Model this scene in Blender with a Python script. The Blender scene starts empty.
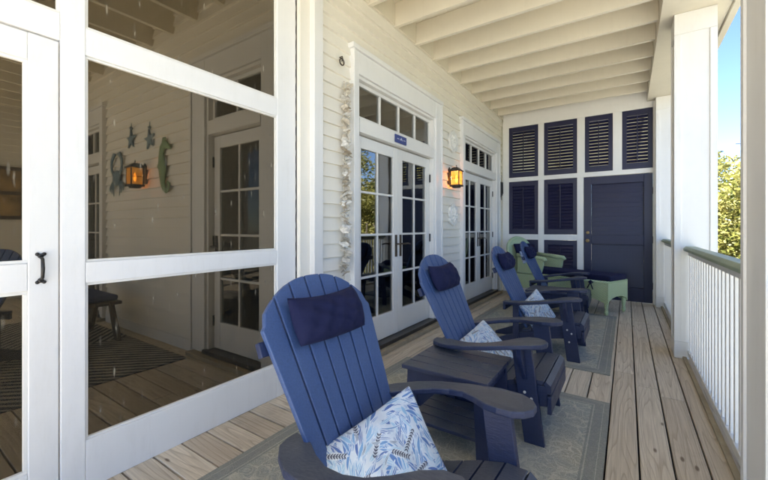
import bpy, bmesh, math, random
import numpy as np
from mathutils import Vector, Matrix
random.seed(7); R = math.radians; PI = math.pi
scene = bpy.context.scene; COL = scene.collection

# ------------------------------------------------------------------ materials
def newmat(name):
    m = bpy.data.materials.new(name); m.use_nodes = True
    nt = m.node_tree; nt.nodes.clear()
    out = nt.nodes.new('ShaderNodeOutputMaterial'); return m, nt, out
def N(nt, t, **kw):
    n = nt.nodes.new(t)
    for k, v in kw.items():
        if k in n.inputs: n.inputs[k].default_value = v
        else: setattr(n, k, v)
    return n
def L(nt, a, b): nt.links.new(a, b)
def ramp(nt, fac, stops, interp='LINEAR'):
    r = nt.nodes.new('ShaderNodeValToRGB'); r.color_ramp.interpolation = interp
    e = r.color_ramp.elements
    while len(e) < len(stops): e.new(0.5)
    for i, (p, c) in enumerate(stops):
        e[i].position = p; e[i].color = (c[0], c[1], c[2], 1) if not isinstance(c, (int, float)) else (c, c, c, 1)
    if fac is not None: nt.links.new(fac, r.inputs[0])
    return r.outputs[0]
def mth(nt, op, a, b=None, c=None):
    n = nt.nodes.new('ShaderNodeMath'); n.operation = op
    for i, x in enumerate((a, b, c)):
        if x is None: continue
        if isinstance(x, (int, float)): n.inputs[i].default_value = x
        else: nt.links.new(x, n.inputs[i])
    return n.outputs[0]
def mix(nt, fac, a, b, mode='MIX'):
    n = nt.nodes.new('ShaderNodeMix'); n.data_type = 'RGBA'; n.blend_type = mode
    for sock, x in ((n.inputs[0], fac), (n.inputs[6], a), (n.inputs[7], b)):
        if isinstance(x, (int, float)): sock.default_value = x
        elif isinstance(x, tuple): sock.default_value = (x[0], x[1], x[2], 1)
        else: nt.links.new(x, sock)
    return n.outputs[2]
def noise(nt, vec, scale, detail=4, rough=.5, dist=0):
    n = N(nt, 'ShaderNodeTexNoise', Scale=scale, Detail=detail, Roughness=rough, Distortion=dist)
    if vec is not None: L(nt, vec, n.inputs['Vector'])
    return n.outputs['Fac']
def coords(nt, kind='Object', scale=(1,1,1), rot=(0,0,0), loc=(0,0,0)):
    t = nt.nodes.new('ShaderNodeTexCoord'); mp = nt.nodes.new('ShaderNodeMapping')
    mp.inputs['Scale'].default_value = scale; mp.inputs['Rotation'].default_value = rot; mp.inputs['Location'].default_value = loc
    L(nt, t.outputs[kind], mp.inputs['Vector']); return mp.outputs[0]
def bumpn(nt, h, strength=.3, dist=.002):
    b = N(nt, 'ShaderNodeBump', Strength=strength, Distance=dist); L(nt, h, b.inputs['Height']); return b.outputs[0]
def principled(nt, out, color, rough=.5, normal=None, spec=.5, **kw):
    p = nt.nodes.new('ShaderNodeBsdfPrincipled')
    if isinstance(color, tuple): p.inputs['Base Color'].default_value = (*color, 1)
    else: L(nt, color, p.inputs['Base Color'])
    if isinstance(rough, (int, float)): p.inputs['Roughness'].default_value = rough
    else: L(nt, rough, p.inputs['Roughness'])
    p.inputs['Specular IOR Level'].default_value = spec
    if normal is not None: L(nt, normal, p.inputs['Normal'])
    for k, v in kw.items(): p.inputs[k.replace('_', ' ')].default_value = v
    L(nt, p.outputs[0], out.inputs['Surface']); return p

def paint(name, col, rough=.45, var=.05, scale=3, bump=.12, bscale=60, dirt=0, dirtcol=(.3,.27,.2)):
    m, nt, out = newmat(name); v = coords(nt)
    n = noise(nt, v, scale, 5, .6)
    a = tuple(c*(1-var) for c in col); b = tuple(min(1, c*(1+var)) for c in col)
    c = ramp(nt, n, [(.3, a), (.7, b)])
    oi = nt.nodes.new('ShaderNodeObjectInfo'); c = mix(nt, 1.0, c, ramp(nt, oi.outputs['Random'], [(0, (.93,.925,.91)), (1, (1,1,1))]), 'MULTIPLY')
    if dirt:
        n2 = noise(nt, coords(nt, scale=(6,6,1.2), loc=(3,1,2)), 2.5, 6, .7)
        c = mix(nt, mth(nt, 'MULTIPLY', ramp(nt, n2, [(.5, 0.), (.8, 1.)]), dirt), c, dirtcol)
    nb = noise(nt, v, bscale, 3)
    principled(nt, out, c, rough, bumpn(nt, nb, bump, .002)); return m

WHITE   = paint('white_paint', (.80,.80,.80), .38, .02, 2, .14, 40, .12)
WHITE2  = paint('white_door_paint', (.78,.77,.75), .35, .02, 2, .1, 40, .04)
POSTW   = paint('post_paint', (.80,.79,.76), .45, .03, 2, .12, 50, .08)
SIDING  = paint('siding_paint', (.81,.775,.70), .55, .035, 1.4, .15, 45, .1, (.5,.45,.36))
CEIL    = paint('ceiling_paint', (.73,.68,.565), .55, .04, 1.5, .15, 45, .1, (.4,.34,.24))
NAVYP   = paint('navy_shutter_paint', (.0085,.010,.048), .42, .08, 4, .1, 60)
BLACKM  = paint('black_iron', (.018,.017,.016), .45, .3, 20, .3, 120)
BRONZE  = paint('bronze_metal', (.05,.035,.022), .4, .3, 20, .2, 120)
BRASS   = paint('aged_brass', (.35,.24,.10), .35, .2, 30, .1, 90)
RAILG   = paint('rail_green_paint', (.32,.38,.27), .45, .12, 6, .2, 60, .2, (.2,.2,.15))
THRESH  = paint('threshold_metal', (.035,.03,.026), .4, .3, 12, .2, 60)
SCREW   = paint('steel_bolt', (.55,.55,.55), .35, .1, 40, .05, 90)
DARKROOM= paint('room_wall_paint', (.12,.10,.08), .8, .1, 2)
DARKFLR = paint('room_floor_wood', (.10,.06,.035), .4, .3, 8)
SIGNB   = paint('sign_blue', (.03,.05,.22), .4, .1, 30)
SIGNL   = paint('sign_mark_paint', (.45,.5,.65), .5, .1, 30)
MEDAL   = paint('whitewashed_plaster', (.80,.79,.76), .7, .05, 14, .5, 60)
GREENSH = paint('seahorse_green', (.20,.30,.15), .6, .15, 14, .5, 50)
BLUESH  = paint('weathered_blue_wood', (.14,.21,.25), .7, .3, 16, .5, 50)
BEIGE   = paint('stone_sill', (.42,.36,.26), .7, .15, 5, .4, 40, .3)
DARKWD  = paint('dark_brown_wood', (.05,.028,.016), .4, .3, 8, .3, 60)
WIRE    = paint('black_cable', (.03,.03,.03), .6)

def lumber(name, col, sheen_col, sheen_amt, rough=.42):
    m, nt, out = newmat(name)
    g = coords(nt, scale=(6,6,6)); fine = coords(nt, scale=(30,140,140))
    n = noise(nt, g, 1.3, 5, .65); s = noise(nt, fine, 1.2, 4, .7); scuff = noise(nt, coords(nt, scale=(20,60,60)), 1.5, 6, .8)
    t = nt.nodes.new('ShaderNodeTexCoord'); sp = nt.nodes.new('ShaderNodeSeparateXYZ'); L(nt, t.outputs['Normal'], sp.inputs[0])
    upf = ramp(nt, sp.outputs[2], [(.55, .15), (.9, 1.)])          # grey sheen of the ceiling painted onto upward faces
    f = mth(nt, 'MULTIPLY', mth(nt, 'MULTIPLY', ramp(nt, n, [(.3, .55), (.7, 1.)]), sheen_amt), upf)
    c = mix(nt, f, col, sheen_col)
    c = mix(nt, mth(nt, 'MULTIPLY', ramp(nt, s, [(.4, 0.), (.7, 1.)]), .45), c, tuple(x*.5 for x in col))
    c = mix(nt, mth(nt, 'MULTIPLY', ramp(nt, scuff, [(.62, 0.), (.74, 1.)]), .22), c, (.30,.32,.38))
    principled(nt, out, c, ramp(nt, n, [(.3, rough-.06), (.8, rough+.14)]), bumpn(nt, s, .55, .0025)); return m
BLUEBACK = lumber('sky_tinted_lumber', (.040,.082,.215), (.10,.145,.28), .9)  # same plastic as the navy parts; sky reflection put into the bluer colour
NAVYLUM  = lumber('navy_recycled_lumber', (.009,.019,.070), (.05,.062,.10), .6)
NAVYSHEEN = lumber('navy_lumber_sheen_tops', (.011,.021,.072), (.105,.115,.130), .96, .42)  # navy plastic with reflected grey sheen mixed into its top faces

def fabric(name, col, rough=.85, scale=500):
    m, nt, out = newmat(name); v = coords(nt)
    n = noise(nt, v, 7, 4); w = N(nt, 'ShaderNodeTexChecker', Scale=scale); L(nt, v, w.inputs['Vector'])
    c = ramp(nt, n, [(.3, tuple(x*.85 for x in col)), (.7, tuple(x*1.15 for x in col))])
    c = mix(nt, .25, c, mix(nt, w.outputs['Fac'], tuple(x*.6 for x in col), tuple(x*1.4 for x in col)))
    b = bumpn(nt, mth(nt, 'ADD', mth(nt, 'MULTIPLY', w.outputs['Fac'], .12), noise(nt, v, 14, 3)), .5, .006)
    p = principled(nt, out, c, rough, b, .3); p.inputs['Sheen Weight'].default_value = .12; p.inputs['Sheen Tint'].default_value = (*[min(1, x*4) for x in col], 1); return m
NAVYFAB = fabric('navy_canvas', (.0065,.0095,.046))
BLUEFAB = fabric('blue_canvas', (.03,.05,.14))

def plank(name, along):                       # weathered pine; each board has its own tone and grain offset
    m, nt, out = newmat(name)
    at = N(nt, 'ShaderNodeAttribute', attribute_name='tone'); tone = at.outputs['Fac']
    t = nt.nodes.new('ShaderNodeTexCoord'); sp = nt.nodes.new('ShaderNodeSeparateXYZ'); L(nt, t.outputs['Object'], sp.inputs[0])
    A, B = (sp.outputs[1], sp.outputs[0]) if along == 'Y' else (sp.outputs[0], sp.outputs[1])
    def vec(sa, sb):
        cb = nt.nodes.new('ShaderNodeCombineXYZ')
        L(nt, mth(nt, 'MULTIPLY', A, sa), cb.inputs[0]); L(nt, mth(nt, 'MULTIPLY', B, sb), cb.inputs[1])
        L(nt, mth(nt, 'MULTIPLY', tone, 61.0), cb.inputs[2]); return cb.outputs[0]
    fine = noise(nt, vec(4, 260), 1, 4, .7)
    mid = noise(nt, vec(.9, 48), 1, 5, .65, .15)
    big = noise(nt, vec(.55, 8), 1, 1.5, .4)
    rings = mth(nt, 'FRACT', mth(nt, 'MULTIPLY', big, 15))
    rings = ramp(nt, rings, [(0, 0.), (.72, .25), (.92, 1.), (1, 0.)])
    base = ramp(nt, tone, [(0, (.60,.515,.40)), (.35, (.73,.64,.505)), (.7, (.68,.61,.50)), (1, (.80,.71,.57))])
    c = mix(nt, mth(nt, 'MULTIPLY', rings, .44), base, (.26,.185,.115))
    c = mix(nt, mth(nt, 'MULTIPLY', ramp(nt, mid, [(.42, 0.), (.66, 1.)]), .32), c, (.26,.21,.155))
    c = mix(nt, mth(nt, 'MULTIPLY', ramp(nt, fine, [(.45, 0.), (.7, 1.)]), .40), c, (.22,.18,.14))
    stain = noise(nt, coords(nt), 1.1, 5, .7)
    c = mix(nt, mth(nt, 'MULTIPLY', ramp(nt, stain, [(.58, 0.), (.76, 1.)]), .40), c, (.17,.13,.075))
    v = N(nt, 'ShaderNodeTexVoronoi', Scale=1.0); v.voronoi_dimensions = '3D'; L(nt, vec(2.6, 7.5), v.inputs['Vector'])
    knot = ramp(nt, v.outputs['Distance'], [(.045, 1.), (.085, 0.)])
    c = mix(nt, mth(nt, 'MULTIPLY', knot, .75), c, (.10,.055,.028))
    hgt = mth(nt, 'ADD', mth(nt, 'MULTIPLY', rings, -.4), mth(nt, 'MULTIPLY', fine, -.9))
    principled(nt, out, c, ramp(nt, mid, [(.3, .55), (.7, .8)]), bumpn(nt, hgt, .5, .0025), .35); return m
DECKY = plank('weathered_deck_boards', 'Y'); DECKX = plank('weathered_cross_boards', 'X')
SILLW = paint('weathered_sill_wood', (.36,.30,.21), .7, .2, 6, .4, 60, .4, (.16,.13,.08))

def screenmat():
    m, nt, out = newmat('insect_mesh')
    tr = N(nt, 'ShaderNodeBsdfTransparent'); tr.inputs[0].default_value = (1,.96,.88,1)
    n = noise(nt, coords(nt, scale=(1,26,5)), 1.6, 2, .5); v = N(nt, 'ShaderNodeTexVoronoi', Scale=1.0); L(nt, coords(nt, scale=(1,34,7)), v.inputs['Vector'])
    spots = mth(nt, 'MULTIPLY', ramp(nt, v.outputs['Distance'], [(.10, 1.), (.30, 0.)]), ramp(nt, n, [(.50, 0.), (.66, 1.)]))
    df = N(nt, 'ShaderNodeBsdfDiffuse'); L(nt, mix(nt, spots, (.022,.019,.013), (.22,.20,.16)), df.inputs[0])
    ms = N(nt, 'ShaderNodeMixShader'); fac = mth(nt, 'ADD', .64, mth(nt, 'MULTIPLY', spots, .12))
    L(nt, fac, ms.inputs[0]); L(nt, tr.outputs[0], ms.inputs[1]); L(nt, df.outputs[0], ms.inputs[2]); L(nt, ms.outputs[0], out.inputs[0]); return m
MESH = screenmat()
def glassmat(name, ior, tint=(1,1,1), amber=False):
    m, nt, out = newmat(name)
    tr = N(nt, 'ShaderNodeBsdfTransparent'); tr.inputs[0].default_value = (*tint, 1)
    gl = N(nt, 'ShaderNodeBsdfGlossy', Roughness=.02)
    w = bumpn(nt, noise(nt, coords(nt), 3.0, 1), .04, .02); L(nt, w, gl.inputs['Normal'])
    fr = N(nt, 'ShaderNodeFresnel', IOR=ior)
    ms = N(nt, 'ShaderNodeMixShader'); L(nt, fr.outputs[0], ms.inputs[0]); L(nt, tr.outputs[0], ms.inputs[1]); L(nt, gl.outputs[0], ms.inputs[2])
    L(nt, ms.outputs[0], out.inputs[0]); return m
GLASS = glassmat('window_glass', 2.8, (.75,.78,.76)); INGLASS = glassmat('window_glass_inner', 1.6, (.75,.78,.76))
def ambermat():
    m, nt, out = newmat('lit_amber_glass')
    n = noise(nt, coords(nt), 26, 3)
    p = principled(nt, out, (.6,.28,.04), .2)
    L(nt, ramp(nt, n, [(.35, (1,.30,.03)), (.65, (1,.50,.10))]), p.inputs['Emission Color']); p.inputs['Emission Strength'].default_value = 1.3; return m
AMBER = ambermat()
def emis(name, col, s):
    m, nt, out = newmat(name); e = N(nt, 'ShaderNodeEmission', Strength=s); e.inputs[0].default_value = (*col, 1); L(nt, e.outputs[0], out.inputs[0]); return m
BULB = emis('bulb_glow', (1,.75,.35), 4)

def wickermat():
    m, nt, out = newmat('green_wicker'); v = coords(nt, scale=(1,1,1))
    sp = nt.nodes.new('ShaderNodeSeparateXYZ'); L(nt, v, sp.inputs[0])
    xy = mth(nt, 'ADD', sp.outputs[0], sp.outputs[1])
    a = mth(nt, 'SINE', mth(nt, 'MULTIPLY', xy, 160)); b = mth(nt, 'SINE', mth(nt, 'MULTIPLY', sp.outputs[2], 260))
    h = mth(nt, 'MULTIPLY', a, b); h2 = mth(nt, 'ADD', mth(nt, 'MULTIPLY', h, .5), .5)
    n = noise(nt, v, 8, 4)
    c = mix(nt, h2, (.30,.42,.22), (.60,.74,.48)); c = mix(nt, mth(nt, 'MULTIPLY', ramp(nt, n, [(.4, 0.), (.75, 1.)]), .4), c, (.44,.50,.36))
    principled(nt, out, c, .55, bumpn(nt, h2, .7, .006)); return m
WICKER = wickermat()

def rugmat(name, hx, hy, stripes=False):
    m, nt, out = newmat(name); t = nt.nodes.new('ShaderNodeTexCoord'); sp = nt.nodes.new('ShaderNodeSeparateXYZ'); L(nt, t.outputs['Object'], sp.inputs[0])
    x, y = sp.outputs[0], sp.outputs[1]
    fine = noise(nt, coords(nt), 260, 2)
    if stripes:
        zig = mth(nt, 'PINGPONG', mth(nt, 'ADD', x, 50.3), 2.2)
        k = mth(nt, 'SINE', mth(nt, 'MULTIPLY', mth(nt, 'ADD', y, mth(nt, 'MULTIPLY', zig, .9)), 68))
        k = mth(nt, 'ADD', k, mth(nt, 'MULTIPLY', mth(nt, 'SUBTRACT', noise(nt, coords(nt), 5, 4), .5), 3.2))
        c = ramp(nt, mth(nt, 'ADD', mth(nt, 'MULTIPLY', k, .5), .5), [(.40, (.045,.05,.075)), (.62, (.36,.345,.31))])
        principled(nt, out, c, .9, bumpn(nt, fine, .3, .002), .1); return m
    dx = mth(nt, 'SUBTRACT', hx, mth(nt, 'ABSOLUTE', x)); dy = mth(nt, 'SUBTRACT', hy, mth(nt, 'ABSOLUTE', y)); e = mth(nt, 'MINIMUM', dx, dy)
    wob = N(nt, 'ShaderNodeTexNoise', Scale=9.0, Detail=2.0); L(nt, t.outputs['Object'], wob.inputs['Vector'])
    add = N(nt, 'ShaderNodeVectorMath', operation='MULTIPLY_ADD'); L(nt, wob.outputs['Color'], add.inputs[0]); add.inputs[1].default_value = (.12,.12,0); L(nt, t.outputs['Object'], add.inputs[2])
    vo = N(nt, 'ShaderNodeTexVoronoi', Scale=13.0, feature='DISTANCE_TO_EDGE'); L(nt, add.outputs[0], vo.inputs['Vector'])
    v2 = N(nt, 'ShaderNodeTexVoronoi', Scale=13.0); L(nt, add.outputs[0], v2.inputs['Vector'])
    lines = ramp(nt, vo.outputs['Distance'], [(.03, 1.), (.075, 0.)])
    rose = ramp(nt, mth(nt, 'FRACT', mth(nt, 'MULTIPLY', v2.outputs['Distance'], 6)), [(.55, 0.), (.7, 1.), (.95, 1.), (1, 0.)])
    pat = mth(nt, 'MAXIMUM', lines, mth(nt, 'MULTIPLY', rose, .6))
    worn = noise(nt, coords(nt), 5, 6, .7); blot = noise(nt, coords(nt, loc=(4,2,0)), 2.2, 3)
    ground = mix(nt, ramp(nt, blot, [(.4, 0.), (.62, 1.)]), (.34,.375,.37), (.45,.435,.36))
    c = mix(nt, mth(nt, 'MULTIPLY', pat, ramp(nt, worn, [(.35, .25), (.65, .85)])), ground, (.70,.66,.54))
    band = ramp(nt, e, [(0, (.30,.31,.28)), (.028, (.50,.49,.43)), (.034, (.28,.295,.28)), (.085, (.50,.49,.42)), (.092, (.28,.295,.28)), (.105, (0,0,0))], 'CONSTANT')
    isb = ramp(nt, e, [(0, 1.), (.105, 0.)], 'CONSTANT')
    c = mix(nt, mth(nt, 'MULTIPLY', isb, .75), c, band)
    c = mix(nt, mth(nt, 'MULTIPLY', ramp(nt, fine, [(.35, 0.), (.7, 1.)]), .45), c, (.08,.085,.08))
    principled(nt, out, c, .95, bumpn(nt, mth(nt, 'ADD', fine, pat), .5, .003), .1); return m

def leafmat(name, a, b, c3):
    m, nt, out = newmat(name); at = N(nt, 'ShaderNodeAttribute', attribute_name='tone')
    c = ramp(nt, at.outputs['Fac'], [(0, a), (.5, b), (1, c3)])
    d = N(nt, 'ShaderNodeBsdfPrincipled', Roughness=.5); L(nt, c, d.inputs['Base Color'])
    tl = N(nt, 'ShaderNodeBsdfTranslucent'); L(nt, c, tl.inputs[0])
    ms = N(nt, 'ShaderNodeMixShader'); ms.inputs[0].default_value = .35; L(nt, d.outputs[0], ms.inputs[1]); L(nt, tl.outputs[0], ms.inputs[2]); L(nt, ms.outputs[0], out.inputs[0]); return m
LEAF = leafmat('yellow_green_foliage', (.06,.085,.015), (.20,.19,.04), (.36,.32,.10))
LEAFD = leafmat('dark_green_foliage', (.02,.035,.01), (.06,.08,.018), (.13,.14,.03))
BARK = paint('tree_bark', (.16,.13,.10), .9, .3, 6, .8, 20)
def groundmat():
    m, nt, out = newmat('sandy_ground'); v = coords(nt); n = noise(nt, v, .25, 6, .6); n2 = noise(nt, v, 3, 5, .6)
    c = mix(nt, ramp(nt, n, [(.48, 0.), (.6, 1.)]), (.36,.35,.32), (.20,.205,.15)); c = mix(nt, mth(nt, 'MULTIPLY', n2, .4), c, (.30,.26,.18))
    principled(nt, out, c, .95, bumpn(nt, n2, .4, .03), .1); return m
GROUND = groundmat()

# ------------------------------------------------------------------ mesh builder
class MB:
    def __init__(s): s.bm = bmesh.new(); s.tones = None
    def prism(s, pts, vec):
        pts = [Vector(p) for p in pts]; vec = Vector(vec)
        a = [s.bm.verts.new(p) for p in pts]; b = [s.bm.verts.new(p+vec) for p in pts]
        fs = [s.bm.faces.new(a), s.bm.faces.new(b[::-1])]; n = len(a)
        for i in range(n): fs.append(s.bm.faces.new((a[i], b[i], b[(i+1) % n], a[(i+1) % n])))
        return fs
    def box(s, x0, x1, y0, y1, z0, z1):
        return s.prism([(x0,y0,z0),(x1,y0,z0),(x1,y1,z0),(x0,y1,z0)], (0,0,z1-z0))
    def obox(s, c, size, rot):
        M = Matrix.Translation(Vector(c)) @ rot.to_4x4(); h = [v/2 for v in size]
        p = [M @ Vector((sx*h[0], sy*h[1], -h[2])) for sx, sy in ((-1,-1),(1,-1),(1,1),(-1,1))]
        return s.prism(p, rot @ Vector((0,0,size[2])))
    def tube(s, pts, rad, n=10, flat=None, cap=True):
        pts = [Vector(p) for p in pts]; rads = rad if isinstance(rad, (list, tuple)) else [rad]*len(pts); rings = []
        up = Vector((0,0,1)); prev = None
        for i, p in enumerate(pts):
            t = (pts[min(i+1, len(pts)-1)]-pts[max(i-1, 0)]).normalized()
            if prev is None: u = t.orthogonal().normalized()
            else: u = (prev - t*prev.dot(t)).normalized()
            prev = u; w = t.cross(u); ring = []
            for k in range(n):
                a = 2*PI*k/n; o = (u*math.cos(a)+w*math.sin(a))*rads[i]
                if flat: o = Vector((o.x*flat[0], o.y*flat[1], o.z*flat[2]))
                ring.append(s.bm.verts.new(p+o))
            rings.append(ring)
        for a, b in zip(rings, rings[1:]):
            for k in range(n): s.bm.faces.new((a[k], a[(k+1) % n], b[(k+1) % n], b[k]))
        if cap: s.bm.faces.new(rings[0][::-1]); s.bm.faces.new(rings[-1])
    def lathe(s, prof, c, n=20, axis='Z'):
        rings = []
        for r, h in prof:
            ring = []
            for k in range(n):
                a = 2*PI*k/n; q = (r*math.cos(a), r*math.sin(a), h)
                q = {'Z': q, 'X': (q[2], q[0], q[1]), 'Y': (q[0], q[2], q[1])}[axis]
                ring.append(s.bm.verts.new(Vector(c)+Vector(q)))
            rings.append(ring)
        for a, b in zip(rings, rings[1:]):
            for k in range(n): s.bm.faces.new((a[k], a[(k+1) % n], b[(k+1) % n], b[k]))
        s.bm.faces.new(rings[0][::-1]); s.bm.faces.new(rings[-1])
    def build(s, name, mat, parent=None, smooth=False, bevel=0, tones=None, seg=2):
        bmesh.ops.recalc_face_normals(s.bm, faces=s.bm.faces)
        me = bpy.data.meshes.new(name); s.bm.to_mesh(me); s.bm.free(); me.materials.append(mat)
        if tones is not None:
            at = me.attributes.new('tone', 'FLOAT', 'FACE'); at.data.foreach_set('value', tones)
        if smooth:
            for p in me.polygons: p.use_smooth = True
        o = bpy.data.objects.new(name, me); COL.objects.link(o); o.parent = parent
        if bevel:
            b = o.modifiers.new('bevel', 'BEVEL'); b.width = bevel; b.segments = seg; b.limit_method = 'ANGLE'; b.angle_limit = R(35)
            b.harden_normals = False
        return o
def tag(o, label=None, cat=None, group=None, kind=None):
    if label: o['label'] = label
    if cat: o['category'] = cat
    if group: o['group'] = group
    if kind: o['kind'] = kind
    return o
def empty(name, loc=(0,0,0), rz=0, **kw):
    o = bpy.data.objects.new(name, None); COL.objects.link(o); o.location = loc; o.rotation_euler = (0,0,rz); o.empty_display_size = .1
    return tag(o, **kw)
def copy_tree(o, parent=None, skip=()):
    c = o.copy(); COL.objects.link(c); c.parent = parent
    for ch in [x for x in bpy.data.objects if x.parent == o]:
        if ch.name.split('.')[0] in skip: continue
        copy_tree(ch, c, skip)
    return c

WX = -2.07      # porch face of the house wall
SX = -2.14      # screened wall plane
FY = 7.30       # shuttered end wall
CORN = 1.97     # side wall of the house inside the screened room
JB, JT = 3.38, 3.63

# ------------------------------------------------------------------ ground, decks
g = MB(); g.box(-400, 400, -400, 400, -3.3, -3.0); tag(g.build('ground', GROUND), kind='structure')
def deck(name, x0, x1, y0, y1, along, mat, start, w=.150, gap=.009):
    d = MB(); tones = []
    lo, hi, l0, l1 = (x0, x1, y0, y1) if along == 'Y' else (y0, y1, x0, x1)
    p = start
    while p > lo: p -= w
    while p < hi:
        a, b = max(p+gap/2, lo), min(p+w-gap/2, hi)
        if b-a > .02:
            q = l0 - random.random()*3
            while q < l1:
                ln = random.choice((2.4, 3.0, 3.6, 4.2)); e0, e1 = max(q, l0), min(q+ln-.004, l1)
                if e1-e0 > .05:
                    dz = random.uniform(-.0015, .0015)
                    f = d.box(a, b, e0, e1, -.03, dz) if along == 'Y' else d.box(e0, e1, a, b, -.03, dz)
                    t = random.random(); tones += [t]*len(f)
                q += ln
        p += w
    return tag(d.build(name, mat, bevel=.003, tones=tones, seg=1), kind='structure')
deck('deck', WX-.1, .66, 2.055, 16, 'Y', DECKY, -.096)
deck('cross_board_deck', -9.2, .66, -4, 2.046, 'X', DECKX, .800-.0045+.0045)
u = MB(); u.box(-9.2, .64, -4, 16, -.26, -.045); tag(u.build('deck_framing', paint('framing_wood', (.03,.025,.02), .9)), kind='structure')
u = MB(); u.box(.662, .70, -4, 16, -.30, .004); tag(u.build('deck_fascia', POSTW, bevel=.003), kind='structure')

# ------------------------------------------------------------------ roof
roof = empty('porch_roof', (0,0,3.4), label='cream painted porch roof of exposed joists and boards over the deck', cat='roof')
def rp(name, m, mat, bevel=.003, **k):
    o = m.build(name, mat, roof, bevel=bevel, **k); o.matrix_parent_inverse = Matrix.Translation((0,0,-3.4)); return o
m = MB(); y = -2.4                                   # ceiling boards run along the porch
x = -9.2
while x < .90: m.box(x, min(x+.138, .9), -2.4, 16, JT, JT+.03); x += .14
rp('ceiling_boards', m, CEIL, .002)
m = MB(); m.box(-9.25, .95, -2.45, 16.05, JT+.034, JT+.25); rp('roof_slab', m, CEIL)
jy = [3.27+.462*k for k in range(-5, 9)]
jy = [a for a in jy if a < FY-.06] + [FY+.25+.46*k for k in range(18)]
for a in jy:
    m = MB(); m.box(WX+.002, .268, a, a+.045, JB, JT-.002); rp('joist', m, CEIL)
    m = MB()
for a, b in zip(jy, jy[1:]):
    if b-a > .3:
        m = MB(); m.box(WX+.002, WX+.03, a+.048, b-.003, JB+.012, JT-.003); rp('blocking', m, CEIL)
for k in range(15):                                  # joists of the screened room run the other way
    a = -2.62-.46*k
    m = MB(); m.box(a-.045, a, -2.3, CORN+.02, 3.30, JT-.002); rp('joist', m, CEIL)
m = MB(); m.box(SX-.02, SX+.04, -2.4, CORN, 3.06, JT-.003); rp('header_beam', m, WHITE)
m = MB(); m.box(.27, .80, -2.4, 16, 3.30, JT-.002); rp('outer_beam', m, CEIL)
m = MB(); m.box(.803, .86, -2.4, 16, 3.27, JT+.05); rp('fascia', m, CEIL)
m = MB(); m.box(SX+.05, .26, -2.4, -2.2, 3.2, JT-.002); rp('end_beam', m, CEIL)

# ------------------------------------------------------------------ house
house = empty('house', (-4, 5, 0), label='cream clapboard house with white french doors opening onto the porch', cat='house')
HP = Matrix.Translation((4, -5, 0))
def hb(m, name, mat, parent=None, **k):
    o = m.build(name, mat, parent or house, **k)
    if parent is None: o.matrix_parent_inverse = HP
    return o
def lap_wall(m, l0, l1, z0, z1, holes, to3, expo=.1125):
    """clapboards: along-axis l, height z, to3(l, depth, z)->point; holes = (l0,l1,z0,z1)"""
    z = z0
    while z < z1:
        t = min(z+expo, z1); segs = [(l0, l1)]
        for h0, h1, a, b in holes:
            if t > a+.01 and z < b-.01:
                new = []
                for s0, s1 in segs:
                    if h1 <= s0 or h0 >= s1: new.append((s0, s1)); continue
                    if h0 > s0: new.append((s0, h0))
                    if h1 < s1: new.append((h1, s1))
                segs = new
        for s0, s1 in segs:
            # board split in random lengths
            p = s0
            while p < s1-.01:
                q = min(s1, p+random.uniform(1.8, 4.5))
                if s1-q < .4: q = s1
                prof = [(0, z), (.030, z), (.030, z+.004), (.006, t+.0), (0, t)]
                m.prism([to3(p+.0008, d, zz) for d, zz in prof], to3(q-.0008, 0, 0)-to3(p+.0008, 0, 0)); p = q
        z += expo
D1 = (2.64, 4.25); D2 = (5.27, 6.88); DT = 2.655
m = MB(); holes = [(D1[0]-.09, D1[1]+.17, 0, 2.86), (D2[0]-.13, D2[1]+.17, 0, 2.86)]
lap_wall(m, CORN+.20, FY, .10, JT, holes, lambda l, d, z: Vector((WX-.02+d, l, z)))
hb(m, 'clapboard_wall', SIDING)
m = MB()                                             # structural wall behind with real openings
for a, b in ((CORN, D1[0]-.01), (D1[1]+.01, D2[0]-.01), (D2[1]+.01, 16)): m.box(WX-.17, WX-.022, a, b, -.2, JT)
for D in (D1, D2): m.box(WX-.168, WX-.024, D[0]-.01, D[1]+.01, DT+.01, JT-.002); m.box(WX-.168, WX-.024, D[0]-.01, D[1]+.01, -.2, .02)
ID = (-3.36, -2.52)                                  # inner door in the side wall
m.box(-9.1, -6.72, CORN+.022, CORN+.17, -.2, JT); m.box(-5.88, ID[0]-.01, CORN+.022, CORN+.17, -.2, JT); m.box(ID[1]+.01, WX-.172, CORN+.022, CORN+.17, -.2, JT)
m.box(-6.72, -5.88, CORN+.024, CORN+.168, DT+.01, JT); m.box(ID[0]-.01, ID[1]+.01, CORN+.024, CORN+.168, DT+.01, JT)
hb(m, 'wall_core', SIDING)
m = MB()
lap_wall(m, -9.0, WX-.07, .12, JT, [(ID[0]-.238, ID[1]+.168, 0, 2.86), (-6.838, -5.762, 0, 2.86)], lambda l, d, z: Vector((l, CORN+.02-d, z)))
hb(m, 'side_clapboards', SIDING)
for a, b in ((-9.0, -6.842), (-5.758, ID[0]-.242), (ID[1]+.172, WX-.09)): m = MB(); m.box(a, b, CORN-.012, CORN+.019, 0, .117); hb(m, 'skirting_board', WHITE, bevel=.003)
for a, b in ((CORN+.20, D1[0]-.10), (D1[1]+.18, D2[0]-.14), (D2[1]+.18, FY-.01)): m = MB(); m.box(WX-.02, WX+.006, a, b, .0, .098); hb(m, 'skirting_board', WHITE, bevel=.003)
m = MB(); m.box(WX-.019, WX+.008, CORN+.202, FY-.02, JB-.10, JB-.002); hb(m, 'frieze_board', SIDING, bevel=.003)
m = MB()                                             # interior rooms seen through the glass
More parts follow.
